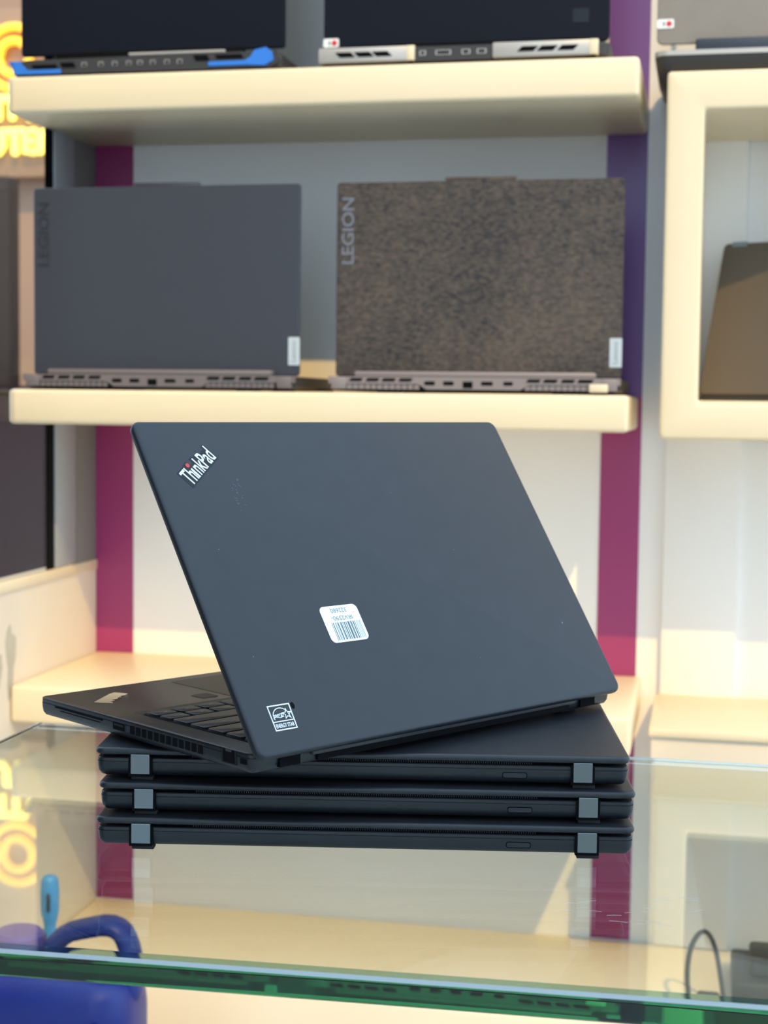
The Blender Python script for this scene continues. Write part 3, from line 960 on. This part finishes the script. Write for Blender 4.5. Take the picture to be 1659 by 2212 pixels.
def price_tag(parent, x0, z0, y):
    p = flat(parent, 'price_tag', x0, x0 + 0.021, z0, z0 + 0.0115, y, M['label'], proud=0.0012, r=0.002)
    mesh_obj('tag_dot', xz_plate([(x0 + 0.015 + 0.0036 * math.cos(k * PI / 8), z0 + 0.0057 + 0.0036 * math.sin(k * PI / 8)) for k in range(16)], y, y - 0.0018), M['red'], parent, smooth=False)
    flat(parent, 'tag_print', x0 + 0.007, x0 + 0.0095, z0 + 0.003, z0 + 0.0085, y, M['taggrey'], proud=0.0016)
    return p


price_tag(ld, 0.001, 0.0315, 0.030)

# laptop standing on the niche box
tl = empty('grey_laptop', (-0.077, 2.035, 0.6985), 'laptop with a sunlit grey lid standing on top of the display box', 'laptop')
mesh_obj('base', slab(0, 0.36, 0.004, 0.245, [(0.003, 0.010), (0.010, 0.004), (0.022, 0.0), (0.0255, 0.0)], 0.016), M['base_dark'], tl)
mesh_obj('edge_band', slab(-0.001, 0.361, 0.003, 0.246, [(0.0225, 0.0), (0.0285, 0.0)], 0.017), M['silver'], tl)
for fx in (0.06, 0.30):
    mesh_obj('foot', box(fx, fx + 0.02, 0.03, 0.05, 0, 0.004), M['rubber'], tl)
    mesh_obj('foot', box(fx, fx + 0.02, 0.17, 0.19, 0, 0.004), M['rubber'], tl)
ld = shelf_lid(tl, 0.001, 0.359, 0.020, 0.040, 0.262, M['grey_lid'], R=0.008)
mesh_obj('screen', box(0.012, 0.348, 0.0258, 0.0266, 0.055, 0.250), M['badge'], ld)
mesh_obj('hinge_bar', box(0.050, 0.310, 0.010, 0.030, 0.027, 0.0445, 0.003, 2), M['bluegrey'], tl)
price_tag(ld, 0.001, 0.060, 0.020)

# laptop inside the niche box, turned and leaning back
nl = empty('convertible_laptop', (-0.0115, 2.168, 0.2796), 'dark laptop standing half in shade inside the square cream display box', 'laptop', None, -0.42)
mesh_obj('base', slab(0, 0.315, 0.002, 0.104, [(0.002, 0.003), (0.004, 0.0), (0.012, 0.0), (0.0135, 0.0012)], 0.006), M['base_dark'], nl)
mesh_obj('foot', box(0.03, 0.29, 0.02, 0.026, 0, 0.003), M['rubber'], nl)
mesh_obj('foot', box(0.03, 0.29, 0.09, 0.096, 0, 0.003), M['rubber'], nl)
ld = mesh_obj('lid', slab(0, 0.32, 0, 0.222, [(-0.005, 0.001), (-0.004, 0), (-0.001, 0), (0, 0.0012)], 0.007), M['bronze'], nl)
ld.location = (0, -0.002, 0.0125)
ld.rotation_euler = (math.radians(71), 0, 0)
mesh_obj('lid_tab', slab(0.012, 0.034, 0.2165, 0.2235, [(-0.006, 0), (0.0006, 0)], 0.001, 2), M['taggrey'], ld)
mesh_obj('screen', slab(0.01, 0.31, 0.02, 0.212, [(-0.0056, 0), (-0.0048, 0)], 0.001, 2), M['badge'], ld)

# ------------------------------------------------------------------ jerrycan and pole under the counter, cables on the plinth
jc = empty('jerrycan', (-0.7545, 1.655, FZ), 'blue plastic jerrycan standing on the floor under the glass counter', 'jerrycan')
hw, hd = 0.128, 0.058
rings = []
for z, sx, sy, r in ((0, .94, .92, .03), (.006, .99, .98, .036), (.02, 1, 1, .04), (.268, 1, 1, .04), (.290, .985, .97, .04), (.303, .95, .88, .036), (.311, .86, .66, .03), (.314, .7, .42, .02)):
    rings.append([(x, y, z) for x, y in rrect(-hw * sx, hw * sx, -hd * sy, hd * sy, r, 4)])
mesh_obj('body', add_loft(bmesh.new(), rings), M['can'], jc, angle=60)
hp = [(0.010, 0, 0.296), (0.022, 0, 0.328), (0.040, 0, 0.344), (0.064, 0, 0.351), (0.090, 0, 0.357), (0.106, 0, 0.352), (0.114, 0, 0.338), (0.119, 0, 0.318), (0.120, 0, 0.290)]


def smooth_path(pts, k=3):
    out = [Vector(p) for p in pts]
    for _ in range(k):
        q = [out[0]]
        for a, b in zip(out[:-1], out[1:]):
            q += [a * 0.75 + b * 0.25, a * 0.25 + b * 0.75]
        q.append(out[-1])
        out = q
    return out


mesh_obj('handle', tube(smooth_path(hp, 1), 0.0115, 12, flat=1.7, axis=(0, 1, 0)), M['can'], jc, angle=70)
mesh_obj('neck', cyl(-0.022, 0, 0.300, 0.322, 0.024, n=24), M['can'], jc)
cb = cyl(-0.022, 0, 0.314, 0.341, 0.031, 0.0295, 28, 0.004)
mesh_obj('cap', cb, M['cap'], jc)['label'] = 'purple-blue screw cap'
gb = bmesh.new()
for k in range(28):
    a = 2 * PI * k / 28
    add_box(gb, -0.0012, 0.0012, -0.0012, 0.0012, 0.317, 0.333, mtx=T(-0.022 + 0.031 * math.cos(a), 0.031 * math.sin(a), 0) @ RZ(a))
gk = mesh_obj('cap_ribs', gb, M['cap'], jc)
gk['kind'] = 'stuff'
mesh_obj('front_panel', xz_plate([(-0.100, 0.03), (-0.0165, 0.03), (-0.0165, 0.236), (-0.031, 0.277), (-0.100, 0.277)], -hd + 0.002, -hd - 0.0025), M['can'], jc, smooth=False)
mesh_obj('front_panel', xz_plate([(-0.0125, 0.03), (0.098, 0.03), (0.098, 0.273), (-0.0125, 0.236)], -hd + 0.002, -hd - 0.0025), M['can'], jc, smooth=False)
mesh_obj('front_label', xz_plate(rrect(0.006, 0.084, 0.05, 0.236, 0.004, 3), -hd, -hd - 0.0034), M['can_label'], jc, smooth=False)

pg = empty('pole', (-0.8465, 1.90, FZ - 0.0), 'light blue pole with a rounded grip standing behind the blue jerrycan', 'pole')
mesh_obj('shaft', cyl(0, 0, 0.0, 0.28, 0.0082, n=16), M['lightblue'], pg)
mesh_obj('grip', tube([(0, 0, 0.262), (0, 0, 0.278), (0, 0, 0.305), (0, 0, 0.320)], [0.0085, 0.0120, 0.0125, 0.0115], 16), M['lightblue'], pg)
mesh_obj('grip_hole', tube([(0.003, -0.0122, 0.284), (0.003, -0.0122, 0.304)], 0.0028, 8), M['bluegrey'], pg)

PZ = -0.531
cbl = [(-0.004, 2.02, PZ + 0.02), (-0.008, 2.04, PZ + 0.05), (-0.003, 2.05, PZ + 0.085), (0.013, 2.055, PZ + 0.105), (0.027, 2.05, PZ + 0.09), (0.036, 2.04, PZ + 0.05), (0.042, 2.03, PZ + 0.012), (0.06, 2.03, PZ + 0.004), (0.10, 2.05, PZ + 0.004), (0.14, 2.09, PZ + 0.004)]
cp_ = [(0.0, 2.015, PZ + 0.004), (0.02, 2.01, PZ + 0.004), (0.05, 2.012, PZ + 0.004), (0.07, 2.03, PZ + 0.004), (0.05, 2.06, PZ + 0.004), (0.01, 2.06, PZ + 0.004), (-0.005, 2.04, PZ + 0.004)]
pa = empty('power_adapter', (0.08, 2.09, PZ), 'black power adapter with looped cable on the plinth at lower right', 'power adapter')
at(mesh_obj('cable', tube(smooth_path(cbl, 2), 0.0034, 8), M['cable']), pa)
at(mesh_obj('cable', tube(smooth_path(cp_, 2), 0.0034, 8), M['cable']), pa)
at(mesh_obj('brick', box(0.052, 0.130, 2.065, 2.20, PZ, PZ + 0.032, 0.006, 3), M['cable']), pa)
at(mesh_obj('plug', box(0.006, 0.036, 2.025, 2.050, PZ, PZ + 0.024, 0.005, 3), M['cable']), pa)
pb2 = empty('power_adapter', (0.12, 2.13, PZ + 0.032), 'second black power adapter lying across the first at lower right', 'power adapter')
at(mesh_obj('brick', box(0.075, 0.20, 2.085, 2.150, PZ + 0.0322, PZ + 0.062, 0.006, 3), M['cable']), pb2)

# ------------------------------------------------------------------ beyond the side window
NY = 6.20
ns = empty('neon_sign', (-2.92, NY, 1.0), 'glowing yellow neon sign with letters and arcs on the far tan wall at left', 'neon sign')


def ntube(name, pts, r, m):
    return at(mesh_obj(name, tube([(x, NY, z) for x, z in pts], r, 10), m), ns)


cx_, cz_ = -2.915, 1.716
R_ = 0.070
loop = [(cx_ - 0.16, cz_ - 0.075), (cx_ - 0.10, cz_ - 0.035), (cx_ - 0.065, cz_ + 0.01)]
for k in range(21):
    a = math.radians(140 - k * 14)
    loop.append((cx_ + R_ * math.cos(a), cz_ + R_ * math.sin(a)))
loop += [(cx_ - 0.065, cz_ - 0.01), (cx_ - 0.10, cz_ + 0.035), (cx_ - 0.16, cz_ + 0.075)]
ntube('neon_loop', loop, 0.019, M['neon'])
for s in (1, -1):
    pts = []
    for k in range(13):
        a = math.radians(48 + k * 8)
        pts.append((cx_ + 0.128 * math.cos(a), cz_ + s * 0.128 * math.sin(a)))
    ntube('neon_arc', pts, 0.018, M['neon'])
zb = 1.545
ntube('neon_crown', [(-3.08, zb), (-2.875, zb), (-2.842, 1.462)], 0.019, M['neon2'])
for x in (-3.05, -2.985, -2.922):
    ntube('neon_stroke', [(x, zb), (x, 1.468)], 0.019, M['neon2'])
zt, zl = 1.405, 1.320
ntube('neon_letter', [(-3.03, zt), (-3.03, 1.345), (-3.01, zl), (-2.985, zl), (-2.966, 1.345), (-2.966, zt)], 0.019, M['neon2'])
ntube('neon_letter', [(-2.945, zt), (-2.875, zt)], 0.019, M['neon2'])
ntube('neon_letter', [(-2.91, zt), (-2.91, zl)], 0.019, M['neon2'])
ntube('neon_letter', [(-2.825, zt), (-2.862, zt), (-2.862, zl), (-2.825, zl)], 0.018, M['neon2'])
ntube('neon_letter', [(-2.862, 1.363), (-2.832, 1.363)], 0.018, M['neon2'])
ntube('neon_letter', [(-2.797, zl), (-2.797, zt), (-2.772, zt), (-2.762, 1.385), (-2.772, 1.365), (-2.79, 1.362), (-2.762, zl)], 0.017, M['neon2'])
at(mesh_obj('backing', box(-3.25, -2.70, NY + 0.03, 6.35, 1.22, 1.93, 0.004), M['acrylic']), ns)

dk = empty('dark_cabinet', (-3.4, 5.9, FZ), 'dark purple-black cabinet seen through the side window at far left', 'cabinet')
at(mesh_obj('body', box(-4.60, -2.40, 5.72, 6.12, FZ + 0.06, 0.30, 0.004), M['darkwood']), dk)
at(mesh_obj('top', box(-4.63, -2.37, 5.69, 6.14, 0.30, 0.325, 0.003), M['darkwood']), dk)
at(mesh_obj('plinth_base', box(-4.55, -2.45, 5.76, 6.10, FZ, FZ + 0.06), M['void']), dk)
for k in range(4):
    at(mesh_obj('door', box(-4.59 + k * 0.548, -4.59 + k * 0.548 + 0.54, 5.705, 5.72, FZ + 0.08, 0.285, 0.002), M['darkwood']), dk)
tag(mesh_obj('post', box(-2.90, -2.752, 5.80, 5.90, 0.325, 1.16, 0.004), M['doorpost']), 'dark brown upright standing on the dark cabinet at the far left edge', 'post')
